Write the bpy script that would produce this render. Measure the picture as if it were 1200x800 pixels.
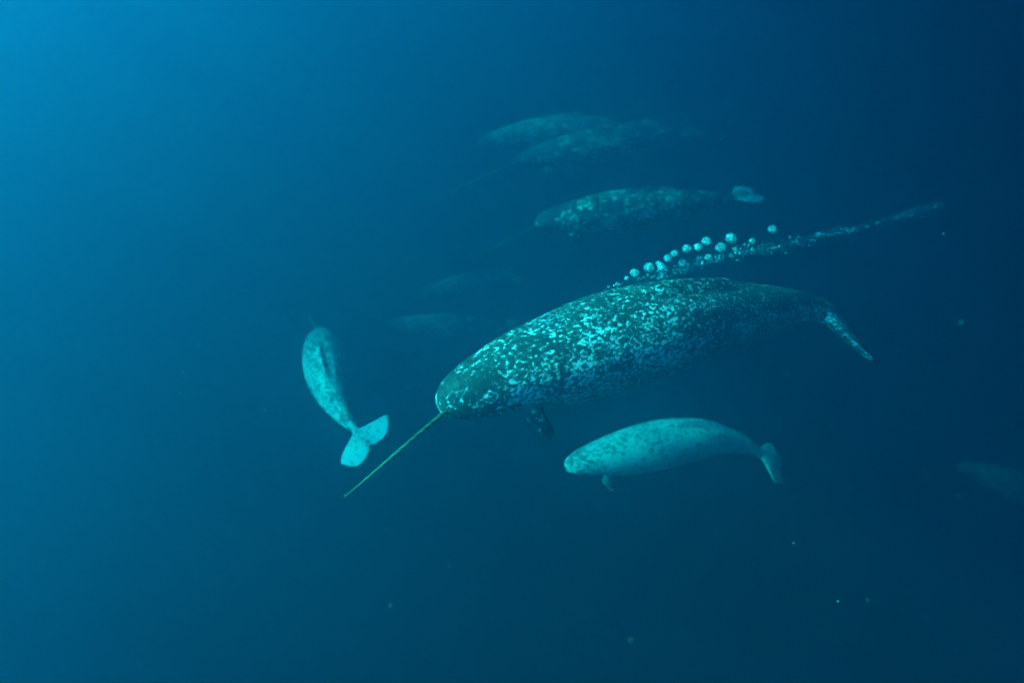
import bpy, bmesh, math, random
import numpy as np
from mathutils import Vector, Matrix, noise

for o in list(bpy.data.objects):
    bpy.data.objects.remove(o, do_unlink=True)
S = bpy.context.scene
COL = S.collection
R = math.radians
rng = np.random.default_rng(7)
random.seed(7)

# ------------------------------------------------------------------ camera
CAM = Vector((0, 0, -5.0))
PITCH = -39.0
LENS = 24.7
cam_d = bpy.data.cameras.new('camera')
cam = bpy.data.objects.new('camera', cam_d)
COL.objects.link(cam)
cam.location = CAM
cam.rotation_euler = (R(90 + PITCH), 0, 0)
cam_d.lens = LENS
cam_d.sensor_width = 36
cam_d.clip_end = 1000
cam_d.clip_start = 0.05
cam_d.dof.use_dof = True
cam_d.dof.focus_distance = 5.9
cam_d.dof.aperture_fstop = 0.62
S.camera = cam

# ------------------------------------------------------------------ daylight
SUN_EL, SUN_AZ = 43.0, 104.0          # azimuth counted to the left of the view
sun_dir = Vector((-math.cos(R(SUN_EL)) * math.sin(R(SUN_AZ)),
                  math.cos(R(SUN_EL)) * math.cos(R(SUN_AZ)), math.sin(R(SUN_EL))))
W = bpy.data.worlds.new('World')
S.world = W
W.use_nodes = True
wn = W.node_tree.nodes
sky = wn.new('ShaderNodeTexSky')
sky.sky_type = 'NISHITA'
sky.sun_disc = False
sky.sun_elevation = R(SUN_EL)
sky.sun_rotation = R(-SUN_AZ)
W.node_tree.links.new(sky.outputs[0], wn['Background'].inputs[0])
wn['Background'].inputs[1].default_value = 0.05
sl = bpy.data.lights.new('sun', 'SUN')
sl.energy = 5.0
sl.angle = R(0.5)
sl.color = (1.0, 0.95, 0.82)
so = bpy.data.objects.new('sun', sl)
COL.objects.link(so)
so.rotation_euler = sun_dir.to_track_quat('Z', 'Y').to_euler()

S.view_settings.view_transform = 'Standard'
S.view_settings.look = 'None'
S.view_settings.exposure = 4.25
S.view_settings.gamma = 1
S.view_settings.use_curve_mapping = False
S.cycles.use_denoising = True
S.cycles.max_bounces = 10
S.cycles.volume_bounces = 2
S.cycles.transparent_max_bounces = 10
S.cycles.sample_clamp_indirect = 6

# ------------------------------------------------------------------ helpers
FPX = 1200 * LENS / 36.0
CR = cam.rotation_euler.to_matrix()

def at(px, py, d):
    """Point seen at photo pixel (1200x800), d metres along the view axis."""
    return CAM + CR @ Vector(((px - 600) / FPX * d, (400 - py) / FPX * d, -d))

def link(o, parent=None):
    COL.objects.link(o)
    if parent:
        o.parent = parent
    return o

def mesh_obj(name, verts, faces, mat, parent=None, smooth=True):
    me = bpy.data.meshes.new(name)
    me.from_pydata([tuple(v) for v in verts], [], faces)
    me.update()
    if smooth:
        me.polygons.foreach_set('use_smooth', [True] * len(me.polygons))
    me.materials.append(mat)
    return link(bpy.data.objects.new(name, me), parent)

def new_mat(name):
    m = bpy.data.materials.new(name)
    m.use_nodes = True
    nt = m.node_tree
    nt.nodes.clear()
    out = nt.nodes.new('ShaderNodeOutputMaterial')
    return m, nt, out

def node(nt, t, **kw):
    n = nt.nodes.new(t)
    for k, v in kw.items():
        if k == 'inp':
            for kk, vv in v.items():
                n.inputs[kk].default_value = vv
        else:
            setattr(n, k, v)
    return n

def math_n(nt, op, a, b=None, clamp=False):
    n = nt.nodes.new('ShaderNodeMath')
    n.operation = op
    n.use_clamp = clamp
    for i, x in enumerate((a, b)):
        if x is None:
            continue
        if isinstance(x, (int, float)):
            n.inputs[i].default_value = x
        else:
            nt.links.new(x, n.inputs[i])
    return n.outputs[0]

def smooth_n(nt, x, lo, hi, a=0.0, b=1.0):
    n = nt.nodes.new('ShaderNodeMapRange')
    n.interpolation_type = 'SMOOTHSTEP'
    nt.links.new(x, n.inputs[0])
    n.inputs[1].default_value, n.inputs[2].default_value = lo, hi
    n.inputs[3].default_value, n.inputs[4].default_value = a, b
    return n.outputs[0]

# ------------------------------------------------------------------ sea water
SIG_S = (0.008, 0.051, 0.085)        # scattering per metre
SIG_A = (0.330, 0.080, 0.055)        # absorption per metre
DENS = 0.50
wm, nt, out = new_mat('sea_water')
pv = node(nt, 'ShaderNodeVolumePrincipled')
colr = [s / DENS for s in SIG_S]
acol = [max(0.0, 1 - (a / DENS) / (1 - c)) ** 2 for a, c in zip(SIG_A, colr)]
pv.inputs['Color'].default_value = (*colr, 1)
pv.inputs['Absorption Color'].default_value = (*acol, 1)
pv.inputs['Density'].default_value = DENS
pv.inputs['Anisotropy'].default_value = 0.76
nt.links.new(pv.outputs[0], out.inputs['Volume'])
X, Yb, Yf, ZB, ZT = 220, -120, 260, -110, 0.6
hz = mesh_obj('haze',
    [(-X, Yb, ZB), (X, Yb, ZB), (X, Yf, ZB), (-X, Yf, ZB), (-X, Yb, ZT), (X, Yb, ZT), (X, Yf, ZT), (-X, Yf, ZT)],
    [(0, 3, 2, 1), (4, 5, 6, 7), (0, 1, 5, 4), (1, 2, 6, 5), (2, 3, 7, 6), (3, 0, 4, 7)], wm, smooth=False)
hz['kind'] = 'stuff'
hz['label'] = 'deep blue sea water surrounding all the whales'
hz['category'] = 'water'

# rippled sea surface above the whales: a noise tint paints in light shafts and dapples
sm, nt, out = new_mat('sea_surface_painted_dapple')
tc = node(nt, 'ShaderNodeTexCoord')
big = node(nt, 'ShaderNodeTexNoise', inp={'Scale': 0.42, 'Detail': 1.5, 'Roughness': 0.5, 'Distortion': 0.6})
fine = node(nt, 'ShaderNodeTexNoise', inp={'Scale': 1.9, 'Detail': 2.0, 'Roughness': 0.5, 'Distortion': 1.2})
nt.links.new(tc.outputs['Object'], big.inputs['Vector'])
nt.links.new(tc.outputs['Object'], fine.inputs['Vector'])
f1 = smooth_n(nt, big.outputs[0], 0.38, 0.60, 0.42, 1.0)
rid = math_n(nt, 'ABSOLUTE', math_n(nt, 'SUBTRACT', fine.outputs[0], 0.5))
f2 = smooth_n(nt, rid, 0.0, 0.12, 1.0, 0.55)
tr = math_n(nt, 'MULTIPLY', f1, f2)
tb = node(nt, 'ShaderNodeBsdfTransparent')
nt.links.new(tr, tb.inputs[0])
nt.links.new(tb.outputs[0], out.inputs['Surface'])
G = 110
gx = np.linspace(-X + 4, X - 4, G)
gy = np.linspace(Yb + 4, Yf - 4, G)
sv = [(x, y, 0.16 * noise.noise((x * .11, y * .13, 3)) + 0.08 * noise.noise((x * .31, y * .27, 9))) for y in gy for x in gx]
sf = [(j * G + i, j * G + i + 1, (j + 1) * G + i + 1, (j + 1) * G + i) for j in range(G - 1) for i in range(G - 1)]
surf = mesh_obj('water_surface', sv, sf, sm)
surf['kind'] = 'structure'

# unseen ice sheet, added overhead to darken the right side of the water
im, nt, out = new_mat('added_shade_ice')
itc = node(nt, 'ShaderNodeTexCoord')
inz = node(nt, 'ShaderNodeTexNoise', inp={'Scale': 0.5, 'Detail': 6.0})
nt.links.new(itc.outputs['Object'], inz.inputs['Vector'])
icm = node(nt, 'ShaderNodeMix', data_type='RGBA')
icm.inputs[6].default_value = (0.42, 0.60, 0.66, 1)
icm.inputs[7].default_value = (0.80, 0.84, 0.86, 1)
nt.links.new(inz.outputs[0], icm.inputs[0])
ibs = node(nt, 'ShaderNodeBsdfPrincipled', inp={'Roughness': 0.6})
nt.links.new(icm.outputs[2], ibs.inputs['Base Color'])
itb = node(nt, 'ShaderNodeBsdfTransparent', inp={'Color': (0.55, 0.80, 0.98, 1)})  # blue tint turns the added ice's shade bluer
isx = node(nt, 'ShaderNodeSeparateXYZ')
nt.links.new(itc.outputs['Object'], isx.inputs[0])
imx = node(nt, 'ShaderNodeMixShader')
thin = smooth_n(nt, math_n(nt, 'ADD', isx.outputs[0], math_n(nt, 'MULTIPLY', inz.outputs[0], 3.0)), -5.5, 1.5, 0.98, 0.33)   # more see-through along the edge, softening the added shade
nt.links.new(thin, imx.inputs[0])
nt.links.new(ibs.outputs[0], imx.inputs[1])
nt.links.new(itb.outputs[0], imx.inputs[2])
nt.links.new(imx.outputs[0], out.inputs['Surface'])
SHADE_ICE_X = -5.8
edge = []
for y in np.linspace(Yb + 6, Yf - 6, 420):
    edge.append((SHADE_ICE_X + 3.4 * noise.noise((y * .17, 4.2, 0)) + 1.5 * noise.noise((y * .6, 1.7, 0)) + .3 * noise.noise((y * 2.7, .7, 0)), y))
iv, iff = [], []
for (x, y) in edge:
    b = .25 * noise.noise((y * .3, 8, 0))
    iv += [(x + .25, y, .22), (x, y, -.05), (x + .15, y, -.5 + b), (x + 1.4, y, -.95 + b), (X - 6, y, -1.1 + b), (X - 6, y, .25)]
for k in range(len(edge) - 1):
    for j in range(6):
        j2 = (j + 1) % 6
        iff.append((k * 6 + j, k * 6 + j2, (k + 1) * 6 + j2, (k + 1) * 6 + j))
iff += [tuple(range(5, -1, -1)), tuple((len(edge) - 1) * 6 + j for j in range(6))]
ice = mesh_obj('added_shade_ice', iv, iff, im, smooth=False)
ice['kind'] = 'structure'

# ------------------------------------------------------------------ narwhal skin
def skin_material(name, dark, mid, pale, cover, scale, belly, back=0.14, finpale=0.0, seed=0.0, patchy=0.30):
    """Mottled hide laid out in body coordinates (attribute 'hide': along, across, up in metres).
    cover: how much of the flank the pale flecks take; back: how much less on the spine."""
    m, nt, out = new_mat(name)
    at_ = node(nt, 'ShaderNodeAttribute', attribute_name='hide')
    sep = node(nt, 'ShaderNodeSeparateXYZ')
    nt.links.new(at_.outputs['Vector'], sep.inputs[0])
    mp = node(nt, 'ShaderNodeMapping', inp={'Scale': (0.66, 1.0, 1.0), 'Location': (seed, seed * .7, 0)})
    nt.links.new(at_.outputs['Vector'], mp.inputs[0])
    def nz(sc, det, rough=.5, dist=0.0):
        n = node(nt, 'ShaderNodeTexNoise', inp={'Scale': sc, 'Detail': det, 'Roughness': rough, 'Distortion': dist})
        nt.links.new(mp.outputs[0], n.inputs['Vector'])
        return math_n(nt, 'SUBTRACT', n.outputs[0], 0.5)
    flk = nz(scale, 2.0, .55, .55)
    patch = nz(2.6, 3.0, .6)
    cloud = nz(scale * .28, 3.0, .6, .4)
    grain = nz(scale * 2.3, 2.0, .6)
    dors = node(nt, 'ShaderNodeAttribute', attribute_name='dorsal')   # +1 spine, -1 belly
    fin = node(nt, 'ShaderNodeAttribute', attribute_name='fin')
    up = smooth_n(nt, dors.outputs['Fac'], 0.25, 0.95, 0.0, back)
    head = smooth_n(nt, sep.outputs[0], 0.05, 0.60, 0.09, 0.0)
    low = smooth_n(nt, dors.outputs['Fac'], -0.3, -0.9, 0.0, belly)
    th = math_n(nt, 'ADD', math_n(nt, 'ADD', up, head), (0.5 - cover) * 0.5)
    th = math_n(nt, 'SUBTRACT', th, low)
    th = math_n(nt, 'SUBTRACT', th, math_n(nt, 'MULTIPLY', fin.outputs['Fac'], finpale))
    th = math_n(nt, 'ADD', th, smooth_n(nt, fin.outputs['Fac'], -0.05, -0.9, 0.0, 0.13))      # plain dark flippers
    th = math_n(nt, 'SUBTRACT', th, math_n(nt, 'MULTIPLY', patch, patchy))
    th = math_n(nt, 'SUBTRACT', th, math_n(nt, 'MULTIPLY', cloud, 0.26))
    d = math_n(nt, 'SUBTRACT', flk, th)
    d = math_n(nt, 'ADD', d, math_n(nt, 'MULTIPLY', grain, 0.16))
    f_mid = smooth_n(nt, d, -0.12, 0.02)
    f_pale = smooth_n(nt, d, -0.005, 0.075)
    c1 = node(nt, 'ShaderNodeMix', data_type='RGBA')
    c1.inputs[6].default_value = (*dark, 1)
    c1.inputs[7].default_value = (*mid, 1)
    nt.links.new(f_mid, c1.inputs[0])
    c2 = node(nt, 'ShaderNodeMix', data_type='RGBA')
    nt.links.new(c1.outputs[2], c2.inputs[6])
    c2.inputs[7].default_value = (*pale, 1)
    nt.links.new(f_pale, c2.inputs[0])
    bs = node(nt, 'ShaderNodeBsdfPrincipled', inp={'Roughness': 0.5, 'IOR': 1.33})
    bs.inputs['Specular IOR Level'].default_value = 0.35
    nt.links.new(c2.outputs[2], bs.inputs['Base Color'])
    bw = node(nt, 'ShaderNodeTexNoise', inp={'Scale': 26.0, 'Detail': 3.0})
    mpb = node(nt, 'ShaderNodeMapping', inp={'Scale': (1.6, .45, .45)})
    nt.links.new(at_.outputs['Vector'], mpb.inputs[0])
    nt.links.new(mpb.outputs[0], bw.inputs['Vector'])
    bp = node(nt, 'ShaderNodeBump', inp={'Strength': 0.4, 'Distance': 0.014})
    nt.links.new(bw.outputs[0], bp.inputs['Height'])
    nt.links.new(bp.outputs[0], bs.inputs['Normal'])
    nt.links.new(bs.outputs[0], out.inputs['Surface'])
    return m

HIDE_HERO = skin_material('dark_flecked_hide', (0.035, 0.050, 0.044), (0.13, 0.16, 0.145), (0.90, 0.90, 0.86), 0.49, 40.0, 0.0, 0.08, -0.03)
HIDE_DARK = skin_material('mottled_hide', (0.035, 0.045, 0.042), (0.12, 0.14, 0.13), (0.85, 0.86, 0.82), 0.46, 17.0, 0.04, 0.05, 0.13, 4.3)
HIDE_DIM = skin_material('dim_mottled_hide', (0.035, 0.045, 0.042), (0.12, 0.14, 0.13), (0.8, 0.81, 0.78), 0.47, 17.0, 0.04, 0.05, -0.10, 21.3)
HIDE_SPOT = skin_material('pale_spotted_hide', (0.06, 0.075, 0.075), (0.24, 0.26, 0.25), (0.54, 0.55, 0.53), 0.60, 23.0, 0.03, 0.03, 0.10, 31.7, 0.16)
HIDE_PALE = skin_material('pale_hide', (0.10, 0.12, 0.12), (0.42, 0.44, 0.42), (0.84, 0.85, 0.82), 0.72, 22.0, 0.0, 0.05, 0.0, 9.1, 0.16)
HIDE_GREY = skin_material('grey_hide', (0.06, 0.08, 0.08), (0.22, 0.24, 0.23), (0.70, 0.71, 0.69), 0.54, 17.0, 0.04, 0.04, 0.10, 14.7)

tm, nt, out = new_mat('tusk_ivory')
ta = node(nt, 'ShaderNodeAttribute', attribute_name='groove')
tn = node(nt, 'ShaderNodeTexNoise', inp={'Scale': 18.0, 'Detail': 4.0})
ttc = node(nt, 'ShaderNodeTexCoord')
nt.links.new(ttc.outputs['Object'], tn.inputs['Vector'])
mx = node(nt, 'ShaderNodeMix', data_type='RGBA')
mx.inputs[6].default_value = (0.035, 0.045, 0.018, 1)       # algae in the grooves
mx.inputs[7].default_value = (0.42, 0.40, 0.21, 1)
nt.links.new(math_n(nt, 'ADD', ta.outputs['Fac'], math_n(nt, 'MULTIPLY', math_n(nt, 'SUBTRACT', tn.outputs[0], .5), 0.7), True), mx.inputs[0])
tbs = node(nt, 'ShaderNodeBsdfPrincipled', inp={'Roughness': 0.5})
nt.links.new(mx.outputs[2], tbs.inputs['Base Color'])
nt.links.new(tbs.outputs[0], out.inputs['Surface'])

em, nt, out = new_mat('eye_dark')
ebs = node(nt, 'ShaderNodeBsdfPrincipled', inp={'Base Color': (0.01, 0.01, 0.012, 1), 'Roughness': 0.15})
nt.links.new(ebs.outputs[0], out.inputs['Surface'])

# ------------------------------------------------------------------ narwhal body (straight, metres: x aft, y left, z up)
L0 = 4.4
PROF = np.array([
    # t     up    down  half-width  lift
    (0.000, .010, .010, .010, -.02),
    (0.004, .075, .060, .062, -.02),
    (0.014, .130, .095, .110, -.02),
    (0.030, .175, .125, .150, -.02),
    (0.055, .212, .160, .188, -.015),
    (0.085, .235, .192, .218, -.01),
    (0.120, .252, .225, .250, 0),
    (0.170, .280, .275, .295, 0),
    (0.240, .322, .330, .345, 0),
    (0.330, .355, .368, .375, 0),
    (0.420, .365, .368, .378, 0),
    (0.520, .345, .335, .345, 0),
    (0.620, .298, .272, .282, 0),
    (0.710, .238, .205, .208, 0),
    (0.790, .185, .150, .142, 0),
    (0.850, .135, .105, .088, 0),
    (0.900, .098, .075, .058, 0),
    (0.935, .060, .048, .045, 0),
    (0.965, .028, .024, .028, 0),
])

def prof(t):
    # monotone smooth interpolation of the table
    i = int(np.clip(np.searchsorted(PROF[:, 0], t) - 1, 0, len(PROF) - 2))
    def cr(p0, p1, p2, p3, u):
        return 0.5 * (2 * p1 + (p2 - p0) * u + (2 * p0 - 5 * p1 + 4 * p2 - p3) * u * u + (3 * p1 - p0 - 3 * p2 + p3) * u ** 3)
    u = (t - PROF[i, 0]) / (PROF[i + 1, 0] - PROF[i, 0])
    if i < 4:
        u_ = math.sqrt(max(u, 0)) if i == 0 else u
        return PROF[i, 1:] * (1 - u_) + PROF[i + 1, 1:] * u_
    return cr(PROF[max(i - 1, 0), 1:], PROF[i, 1:], PROF[i + 1, 1:], PROF[min(i + 2, len(PROF) - 1), 1:], u)

def straight_body(voxel):
    V, F = [], []
    NS, NA = 130, 56
    ts = [0.965 * (k / (NS - 1)) ** 1.25 for k in range(NS)]
    for k, t in enumerate(ts):
        up, dn, w, lift = prof(t)
        for a in range(NA):
            th = 2 * math.pi * a / NA
            c, s = math.cos(th), math.sin(th)
            z = (up if c > 0 else dn) * c
            y = w * math.copysign(abs(s) ** 0.94, s)
            # low dorsal ridge along the middle of the back
            rr = math.exp(-((t - .50) / .13) ** 4)
            z += 0.06 * rr * math.exp(-(y / .05) ** 2) * (1 if c > 0 else 0)
            z -= 0.02 * rr * math.exp(-((abs(y) - .10) / .04) ** 2) * (1 if c > 0 else 0)
            # mouth line and upper lip
            if t < .06:
                m = math.exp(-((c + .45) / .10) ** 2) * math.exp(-((t - .03) / .022) ** 2)
                y *= 1 - .10 * m
            V.append((t * L0, y, z + lift))
    for k in range(NS - 1):
        for a in range(NA):
            b = (a + 1) % NA
            F.append((k * NA + a, k * NA + b, (k + 1) * NA + b, (k + 1) * NA + a))
    F.append(tuple(range(NA)))
    F.append(tuple(reversed(range((NS - 1) * NA, NS * NA))))

    def plate(fn, nu, nv):
        """closed thin plate: fn(u, v) -> (centre point, thickness vector)"""
        b0 = len(V)
        for side in (1, -1):
            for i in range(nu):
                for j in range(nv):
                    p, h = fn(i / (nu - 1), j / (nv - 1))
                    V.append(tuple(p + h * side))
        n = nu * nv
        idx = lambda s, i, j: b0 + s * n + i * nv + j
        for i in range(nu - 1):
            for j in range(nv - 1):
                F.append((idx(0, i, j), idx(0, i + 1, j), idx(0, i + 1, j + 1), idx(0, i, j + 1)))
                F.append((idx(1, i, j), idx(1, i, j + 1), idx(1, i + 1, j + 1), idx(1, i + 1, j)))
        for i in range(nu - 1):
            for j in (0, nv - 1):
                q = (idx(0, i, j), idx(1, i, j), idx(1, i + 1, j), idx(0, i + 1, j))
                F.append(q if j == 0 else q[::-1])
        for j in range(nv - 1):
            for i in (0, nu - 1):
                q = (idx(0, i, j), idx(0, i, j + 1), idx(1, i, j + 1), idx(1, i, j))
                F.append(q if i == 0 else q[::-1])

    # tail flukes: straight leading edge, full convex trailing edges, notch in the middle
    def fluke(u, v):
        y = (u * 2 - 1)
        a = abs(y)
        le = 3.86 + .30 * a ** .8 - .02 * math.sin(a * math.pi) + .16 * max(0, a - .82) ** 1.2 * 3
        te = 4.40 + .12 * math.sin(min(a * 1.25, 1) * math.pi * .5) - .34 * max(0, (a - .42) / .58) ** 2.2
        te -= .06 * math.exp(-(a / .05) ** 2)
        te += .012 * math.sin(a * 23) * (a < .95)
        te = max(te, le + .02)
        x = le + (te - le) * v
        th = (.050 * (1 - a) ** .8 + .016) * (4 * v * (1 - v) * .8 + .2) * (1.35 - .7 * v)
        return np.array((x, y * .56, .035 * a * a)), np.array((0, 0, th))
    plate(fluke, 61, 15)

    # pectoral flippers, curled up at the tips
    for sgn in (1, -1):
        def flip(u, v, sgn=sgn):
            r = u * .27
            half = .125 * (1 - .25 * u) * math.sqrt(max(0.02, 1 - max(0, (u - .55) / .45) ** 2.4))
            ax = np.array((.42 * r, sgn * .55 * r, -.80 * r + .5 * r * r))
            base = np.array((.62, sgn * .20, -.20))
            ch = np.array((.86, -sgn * .30, -.12))
            p = base + ax + ch * half * (v * 2 - 1)
            n = np.array((.1, sgn * .65, .75))
            th = (.034 * (1 - u) + .014) * (4 * v * (1 - v) * .8 + .2)
            return p, n * th
        plate(flip, 24, 10)
    me = bpy.data.meshes.new('tmp')
    me.from_pydata(V, [], F)
    me.update()
    ob = bpy.data.objects.new('tmp', me)
    COL.objects.link(ob)
    md = ob.modifiers.new('r', 'REMESH')
    md.mode = 'VOXEL'
    md.voxel_size = voxel
    ms = ob.modifiers.new('s', 'SMOOTH')
    ms.iterations = 5
    ms.factor = 0.5
    dg = bpy.context.evaluated_depsgraph_get()
    ev = ob.evaluated_get(dg).to_mesh()
    n = len(ev.vertices)
    co = np.empty(n * 3)
    ev.vertices.foreach_get('co', co)
    polys = [tuple(p.vertices) for p in ev.polygons]
    ob.evaluated_get(dg).to_mesh_clear()
    bpy.data.objects.remove(ob, do_unlink=True)
    bpy.data.meshes.remove(me)
    return co.reshape(-1, 3), polys

FINE = straight_body(0.013)
COARSE = straight_body(0.022)

def body_attrs(co):
    t = np.clip(co[:, 0] / L0, 0, .965)
    tt = np.linspace(0, .965, 400)
    P = np.array([prof(x) for x in tt])
    up, dn, w = (np.interp(t, tt, P[:, i]) for i in range(3))
    z = np.where(co[:, 2] > 0, co[:, 2] / np.maximum(up, .05), co[:, 2] / np.maximum(dn, .05))
    dors = np.clip(z, -1, 1)
    fin = np.clip((np.abs(co[:, 1]) - w) / .1, 0, 1)
    flip = ((co[:, 0] > .4) & (co[:, 0] < 1.4) & ((np.abs(co[:, 1]) > w * 1.04) | (co[:, 2] < -dn * 1.04)))
    return dors, np.where(co[:, 0] > .8 * L0, fin, np.where(flip, -1.0, 0.0))
ATTR = {id(FINE): body_attrs(FINE[0]), id(COARSE): body_attrs(COARSE[0])}

def spine_curve(pts, n=240):
    pts = np.array(pts, float)
    P = np.vstack([2 * pts[0] - pts[1], pts, 2 * pts[-1] - pts[-2]])
    out = []
    for i in range(1, len(P) - 2):
        for u in np.linspace(0, 1, 40, endpoint=False):
            p0, p1, p2, p3 = P[i - 1:i + 3]
            out.append(.5 * (2 * p1 + (p2 - p0) * u + (2 * p0 - 5 * p1 + 4 * p2 - p3) * u * u + (3 * p1 - p0 - 3 * p2 + p3) * u ** 3))
    out.append(P[-2])
    out = np.array(out)
    s = np.r_[0, np.cumsum(np.linalg.norm(np.diff(out, axis=0), axis=1))]
    ss = np.linspace(0, s[-1], n)
    q = np.stack([np.interp(ss, s, out[:, k]) for k in range(3)], 1)
    for _ in range(6):
        q[1:-1] = .25 * q[:-2] + .5 * q[1:-1] + .25 * q[2:]
    return q, s[-1]

def narwhal(label, spine, hide, far=1.0, up=(0, 0, 1), roll=0.0, tail_roll=0.0, girth=1.0, fluke=1.0, tusk=None, shape=COARSE, cat='narwhal'):
    """spine: (px, py, distance) from snout to fluke notch.  roll in degrees about the body axis."""
    pts = [at(x, y, d * far) for x, y, d in spine]
    q, length = spine_curve(pts)
    k = length / L0
    T = np.gradient(q, axis=0)
    T /= np.linalg.norm(T, axis=1)[:, None]
    U = np.tile(np.array(up, float), (len(q), 1))
    N = U - (U * T).sum(1)[:, None] * T
    N /= np.linalg.norm(N, axis=1)[:, None]
    B = np.cross(N, -T)                    # left side of the animal
    f = np.linspace(0, 1, len(q))
    a = np.radians(roll + tail_roll * np.clip((f - .55) / .45, 0, 1) ** 1.5)[:, None]
    N, B = N * np.cos(a) + B * np.sin(a), B * np.cos(a) - N * np.sin(a)
    co, polys = shape
    def warp(c, grow=1.0):
        s = c[:, 0] / L0 * (len(q) - 1)
        i = np.clip(s, 0, len(q) - 1)
        i0 = np.minimum(i.astype(int), len(q) - 2)
        fr = (i - i0)[:, None]
        mixr = lambda A: A[i0] * (1 - fr) + A[i0 + 1] * fr
        p, t_, n_, b_ = mixr(q), mixr(T), mixr(N), mixr(B)
        over = (c[:, 0] - np.clip(c[:, 0], 0, L0))[:, None] * k
        tfin = np.clip((c[:, 0] / L0 - .82) / .08, 0, 1)
        g = (girth * (1 - tfin) + fluke * tfin)[:, None]
        return p + t_ * over + b_ * c[:, 1:2] * k * g + n_ * c[:, 2:3] * k * g
    base = Vector(q[len(q) // 2])
    root = bpy.data.objects.new('narwhal', None)
    root.empty_display_size = .3
    root.location = base
    link(root)
    root['label'] = label
    root['category'] = cat
    root['group'] = 'narwhals swimming together'
    w = warp(co) - np.array(base)
    bo = mesh_obj('body', w, polys, hide, root)
    dors, fin = ATTR[id(shape)]
    me = bo.data
    at1 = me.attributes.new('hide', 'FLOAT_VECTOR', 'POINT')
    at1.data.foreach_set('vector', (co * k).astype(np.float32).ravel())
    at2 = me.attributes.new('dorsal', 'FLOAT', 'POINT')
    at2.data.foreach_set('value', dors.astype(np.float32))
    at3 = me.attributes.new('fin', 'FLOAT', 'POINT')
    at3.data.foreach_set('value', fin.astype(np.float32))
    # eyes, low on the sides of the head
    for sgn in (1, -1):
        bm = bmesh.new()
        bmesh.ops.create_icosphere(bm, subdivisions=2, radius=1)
        t = .105
        upw, dn, wd, lift = prof(t)
        th = R(104)
        c = np.array([(t * L0, sgn * wd * .97 * math.sin(th), dn * math.cos(th))])
        ev = np.array([v.co[:] for v in bm.verts])
        ec = c + ev * np.array((.026, .014, .020))
        ef = [tuple(v.index for v in f_.verts) for f_ in bm.faces]
        bm.free()
        mesh_obj('eye', warp(ec) - np.array(base), ef, em, root)
    if tusk:
        root_p = warp(np.array([(.10, .03, -.035)]))[0]
        tip = np.array(at(tusk[0], tusk[1], tusk[2] * far))
        rad = tusk[3] if len(tusk) > 3 else .024
        ax = tip - root_p
        ln = np.linalg.norm(ax)
        ax /= ln
        e1 = np.cross(ax, (0, 0, 1.0))
        e1 /= np.linalg.norm(e1)
        e2 = np.cross(ax, e1)
        V, F, Gv = [], [], []
        NS, NA = 260, 20
        for i in range(NS):
            t = i / (NS - 1)
            r = rad * (1 - t) ** .75 * .86 + rad * .14
            if t > .985:
                r *= math.sqrt(max(0, (1 - t) / .015)) * .9 + .1
            wob = .012 * math.sin(t * 5.0) * ln * .5
            for a_ in range(NA):
                th = 2 * math.pi * a_ / NA
                gr = math.cos(2 * th - t * 2 * math.pi * 11 * ln)
                rr = r * (1 + .12 * gr * min(1, (1 - t) * 6))
                V.append(root_p + ax * ln * t + e1 * (rr * math.cos(th) + wob * t * (1 - t)) + e2 * rr * math.sin(th) - np.array(base))
                Gv.append(.15 + .28 * gr + .75 * t)
        for i in range(NS - 1):
            for a_ in range(NA):
                b_ = (a_ + 1) % NA
                F.append((i * NA + a_, i * NA + b_, (i + 1) * NA + b_, (i + 1) * NA + a_))
        F.append(tuple(range(NA)))
        F.append(tuple(reversed(range((NS - 1) * NA, NS * NA))))
        to = mesh_obj('tusk', V, F, tm, root)
        ga = to.data.attributes.new('groove', 'FLOAT', 'POINT')
        ga.data.foreach_set('value', np.clip(Gv, 0, 1).astype(np.float32))
    print('narwhal', label[:30], 'length %.2f' % length)
    return root

# ------------------------------------------------------------------ the pod
narwhal('large dark narwhal densely flecked with white, tusk pointing down, under the bubble trail',
        [(512, 472, 5.0), (560, 455, 5.15), (610, 434, 5.35), (660, 418, 5.6), (700, 404, 5.8), (760, 388, 6.1),
         (820, 374, 6.45), (880, 365, 6.8), (928, 361, 7.05), (958, 366, 7.2), (980, 379, 7.3), (1003, 399, 7.4)],
        HIDE_HERO, girth=1.0, tail_roll=-12, tusk=(403, 583, 4.15, .017), shape=FINE)
narwhal('pale narwhal swimming away, its broad pale fluke spread beside the big tusk',
        [(377, 392, 11.3), (377, 402, 10.6), (378, 421, 10.05), (382, 444, 9.6), (391, 468, 9.2), (405, 490, 8.85), (420, 507, 8.55), (436, 523, 8.3)],
        HIDE_SPOT, girth=.9, fluke=.88, tail_roll=30, tusk=(360, 365, 12.4, .02))
narwhal('pale speckled narwhal with arched back and drooping tail below the large dark one',
        [(662, 546, 9.4), (700, 537, 9.6), (740, 528, 9.9), (780, 519, 10.2), (820, 514, 10.5), (850, 517, 10.75), (875, 524, 10.95),
         (895, 535, 11.1), (913, 549, 11.2)],
        HIDE_PALE, girth=1.0, fluke=.8)
narwhal('dark mottled narwhal with bright raised fluke and slim tusk above the bubbles',
        [(628, 260, 11.9), (660, 256, 12.1), (700, 250, 12.3), (750, 244, 12.6), (800, 239, 12.9), (840, 235, 13.1), (868, 230, 13.2), (884, 227, 13.3)],
        HIDE_DARK, girth=.96, fluke=.62, tusk=(556, 302, 11.3, .015))
narwhal('faint dark mottled narwhal, slim tusk, overlapping a paler one behind it',
        [(604, 190, 13.6), (650, 179, 13.8), (700, 170, 14.0), (750, 162, 14.3), (790, 157, 14.6), (820, 155, 14.8)],
        HIDE_DIM, far=1.1, girth=.9, fluke=.7, tusk=(520, 226, 12.9, .028))
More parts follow.
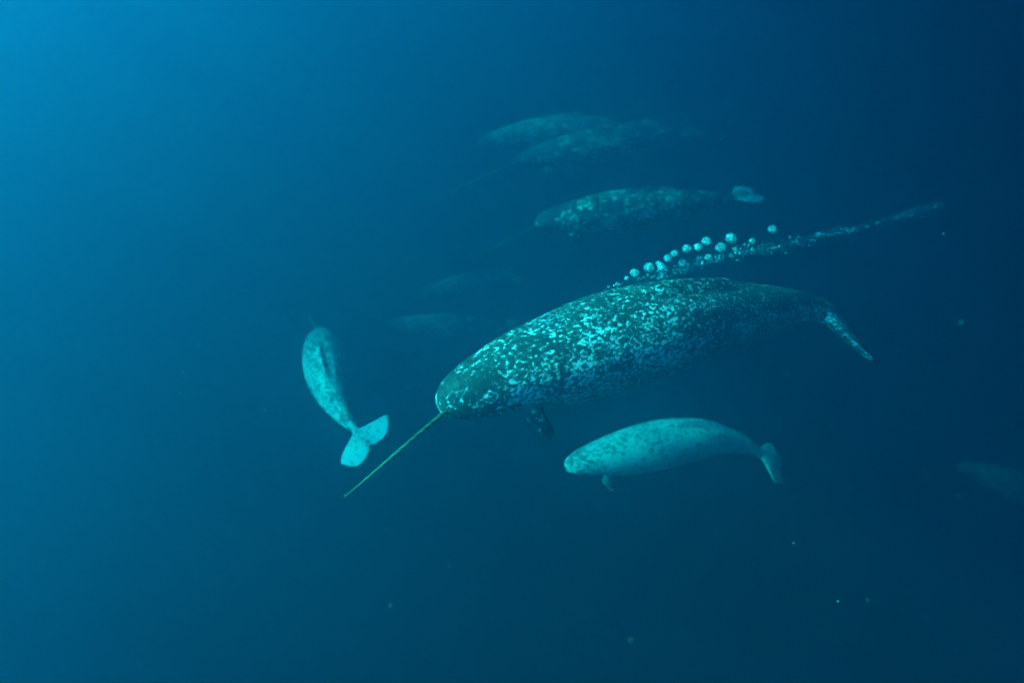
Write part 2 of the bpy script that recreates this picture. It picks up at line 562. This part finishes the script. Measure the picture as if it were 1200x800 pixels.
narwhal('faint paler tuskless narwhal half hidden behind a dark mottled one',
        [(560, 170, 14.8), (600, 161, 15.0), (650, 154, 15.3), (700, 150, 15.6), (745, 150, 15.9), (775, 152, 16.1)],
        HIDE_GREY, far=1.06, girth=.9)
narwhal('barely visible narwhal, hazy snout showing above another faint one',
        [(492, 346, 18.0), (515, 340, 18.3), (545, 333, 18.8), (575, 328, 19.4), (605, 323, 20.0)],
        HIDE_GREY, far=1.04, girth=1.0)
narwhal('hazy grey narwhal level in the water beyond the dark head',
        [(455, 380, 15.6), (490, 380, 15.9), (520, 381, 16.2), (555, 383, 16.7), (590, 384, 17.2), (610, 385, 17.5)],
        HIDE_GREY, far=1.07, girth=.9)
narwhal('dim lone narwhal fading into dark water, far from the others',
        [(1124, 546, 13.5), (1150, 554, 13.6), (1180, 564, 13.8), (1215, 578, 14.1), (1250, 590, 14.4), (1285, 598, 14.8)],
        HIDE_GREY, far=1.12, girth=.9)

# ------------------------------------------------------------------ bubbles
bmn, nt, out = new_mat('air_bubble')
gl = node(nt, 'ShaderNodeBsdfGlass', inp={'IOR': 0.752, 'Roughness': 0.04, 'Color': (1, 1, 1, 1)})
btc = node(nt, 'ShaderNodeTexCoord')
bnz = node(nt, 'ShaderNodeTexNoise', inp={'Scale': 2.6, 'Detail': 2.0})
nt.links.new(btc.outputs['Object'], bnz.inputs['Vector'])
bbp = node(nt, 'ShaderNodeBump', inp={'Strength': 0.6, 'Distance': 0.25})
nt.links.new(bnz.outputs[0], bbp.inputs['Height'])
nt.links.new(bbp.outputs[0], gl.inputs['Normal'])
glint_white = node(nt, 'ShaderNodeBsdfPrincipled', inp={'Base Color': (.9, .92, .92, 1), 'Roughness': .25, 'IOR': 1.8})
fnz = node(nt, 'ShaderNodeTexNoise', inp={'Scale': 2.6, 'Detail': 3.0, 'Roughness': .7})
nt.links.new(btc.outputs['Object'], fnz.inputs['Vector'])
glint_fac = smooth_n(nt, fnz.outputs[0], .45, .64, .07, .85)      # painted white patches brighten the bubbles, standing in for sun glints
bmx = node(nt, 'ShaderNodeMixShader')
nt.links.new(glint_fac, bmx.inputs[0])
nt.links.new(gl.outputs[0], bmx.inputs[1])
nt.links.new(glint_white.outputs[0], bmx.inputs[2])
nt.links.new(bmx.outputs[0], out.inputs['Surface'])

frm, nt, out = new_mat('froth')
frb = node(nt, 'ShaderNodeBsdfPrincipled', inp={'Base Color': (.85, .88, .88, 1), 'Roughness': .3, 'IOR': 1.6})
frg = node(nt, 'ShaderNodeBsdfGlass', inp={'IOR': 0.752, 'Roughness': 0.1})
frm_mix = node(nt, 'ShaderNodeMixShader', inp={0: 0.45})
nt.links.new(frg.outputs[0], frm_mix.inputs[1])
nt.links.new(frb.outputs[0], frm_mix.inputs[2])
nt.links.new(frm_mix.outputs[0], out.inputs['Surface'])

def bubble_mesh(i):
    bm = bmesh.new()
    bmesh.ops.create_icosphere(bm, subdivisions=3, radius=1)
    for v in bm.verts:
        p = v.co.copy()
        v.co *= 1 + .10 * noise.noise(p * 1.1 + Vector((i * 7, 0, 0))) + .05 * noise.noise(p * 2.6 + Vector((0, i * 5, 0)))
        v.co.z *= .90
    me = bpy.data.meshes.new('bubble')
    bm.to_mesh(me)
    bm.free()
    me.polygons.foreach_set('use_smooth', [True] * len(me.polygons))
    me.materials.append(bmn)
    return me
BM = [bubble_mesh(i) for i in range(6)]

def crop(x, y):
    return 700 + x / 2.857, 220 + y / 2.857

def trail_depth(px):
    return 6.3 + (px - 700) / 400 * 2.4

BUB = [(38, 332, 9), (66, 320, 11), (98, 303, 17), (125, 285, 32), (173, 267, 38), (205, 253, 20), (215, 265, 30), (235, 235, 28),
       (257, 221, 26), (285, 251, 28), (300, 205, 32), (337, 199, 30), (342, 237, 24), (365, 179, 34), (372, 232, 24), (413, 201, 36),
       (448, 169, 40), (491, 190, 12), (519, 179, 24), (587, 139, 32), (646, 166, 12), (673, 165, 9), (741, 155, 14), (460, 205, 18), (520, 207, 14)]
for i, (x, y, dia) in enumerate(BUB):
    px, py = crop(x, y)
    d = trail_depth(px) + random.uniform(-.1, .1)
    b = bpy.data.objects.new('air_bubble', BM[i % 6])
    b.location = at(px, py, d)
    b.scale = [dia / 2.857 / 2 * d / FPX] * 3
    b.rotation_euler = (random.uniform(-.3, .3), random.uniform(-.3, .3), random.uniform(0, 6))
    link(b)
    if i == 19:
        b['label'] = 'lone dim air bubble floating apart above the bubble trail'
    elif dia < 20:
        b['label'] = 'small bead-like air bubble in the trail above the large dark narwhal'
    else:
        b['label'] = 'large round silvery air bubble in the trail above the large dark narwhal'
    b['category'] = 'bubble'
    b['group'] = 'air bubbles in the trail'

LINE = np.array([(-10, 347), (60, 325), (150, 297), (200, 286), (300, 258), (400, 230), (500, 212), (600, 200), (700, 176), (760, 156),
                 (850, 138), (930, 120), (1020, 92), (1100, 70), (1165, 50)], float)
bm = bmesh.new()
bmesh.ops.create_icosphere(bm, subdivisions=1, radius=1)
IV = np.array([v.co[:] for v in bm.verts])
IF = np.array([[v.index for v in f.verts] for f in bm.faces])
bm.free()

def specks(name, pts, rads, mat):
    V = (np.array(pts)[:, None, :] + IV[None] * np.array(rads)[:, None, None]).reshape(-1, 3)
    F = (IF[None] + (np.arange(len(pts)) * len(IV))[:, None, None]).reshape(-1, 3)
    return mesh_obj(name, V.tolist(), F.tolist(), mat)

pts, rads = [], []
seg = np.r_[0, np.cumsum(np.linalg.norm(np.diff(LINE, axis=0), axis=1))]
for i in range(2100):
    u = rng.random()
    s = u * seg[-1]
    x, y = np.interp(s, seg, LINE[:, 0]), np.interp(s, seg, LINE[:, 1])
    clump = .5 + .5 * math.sin(s * .045) * math.sin(s * .021 + 1)
    if rng.random() > .35 + .65 * clump or (x < 130 and rng.random() < .8):
        continue
    sp = 4 + 8 * math.sin(min(1, max(0, (x - 60) / 350)) * math.pi * .5) * (1 if x < 700 else .7)
    strand = (i % 3 - 1) * 6 * math.sin(s * .013 + (i % 3) * 2.1) + 7 * noise.noise((s * .02, i % 3, 0))
    y += rng.normal() * sp * (.8 if i % 4 else 1.5) + strand * .6 + (7 if x < 500 else 0)
    x += rng.normal() * 6
    px, py = crop(x, y)
    d = trail_depth(px) + rng.normal() * .10
    r = min(.26 + rng.exponential(.30), 2.2) * (1.0 if x < 560 else .78)
    pts.append(at(px, py, d)[:])
    rads.append(r * d / FPX)
tr_o = specks('bubble_trail', pts, rads, frm)
tr_o['kind'] = 'stuff'
tr_o['label'] = 'long streak of tiny fizzing bubbles above the large dark narwhal'
tr_o['category'] = 'bubbles'

# ------------------------------------------------------------------ drifting specks in the water
pm, nt, out = new_mat('plankton')
pb = node(nt, 'ShaderNodeBsdfPrincipled', inp={'Base Color': (.55, .55, .48, 1), 'Roughness': .8})
nt.links.new(pb.outputs[0], out.inputs['Surface'])
pts, rads = [], []
for (px, py, d) in [(214, 435, 5), (930, 636, 4), (845, 163, 6), (1106, 274, 5), (405, 580, 4), (311, 480, 6), (982, 704, 4), (527, 663, 5)]:
    pts.append(at(px, py, d)[:])
    rads.append(1.0 * d / FPX)
for i in range(260):
    d = 2.5 + 9 * rng.random()
    pts.append(at(rng.uniform(-100, 1300), rng.uniform(-80, 880), d)[:])
    rads.append(rng.uniform(.0012, .0032))
sp_o = specks('drifting_plankton', pts, rads, pm)
sp_o['kind'] = 'stuff'
sp_o['label'] = 'tiny pale specks of plankton drifting in the water'
sp_o['category'] = 'plankton'
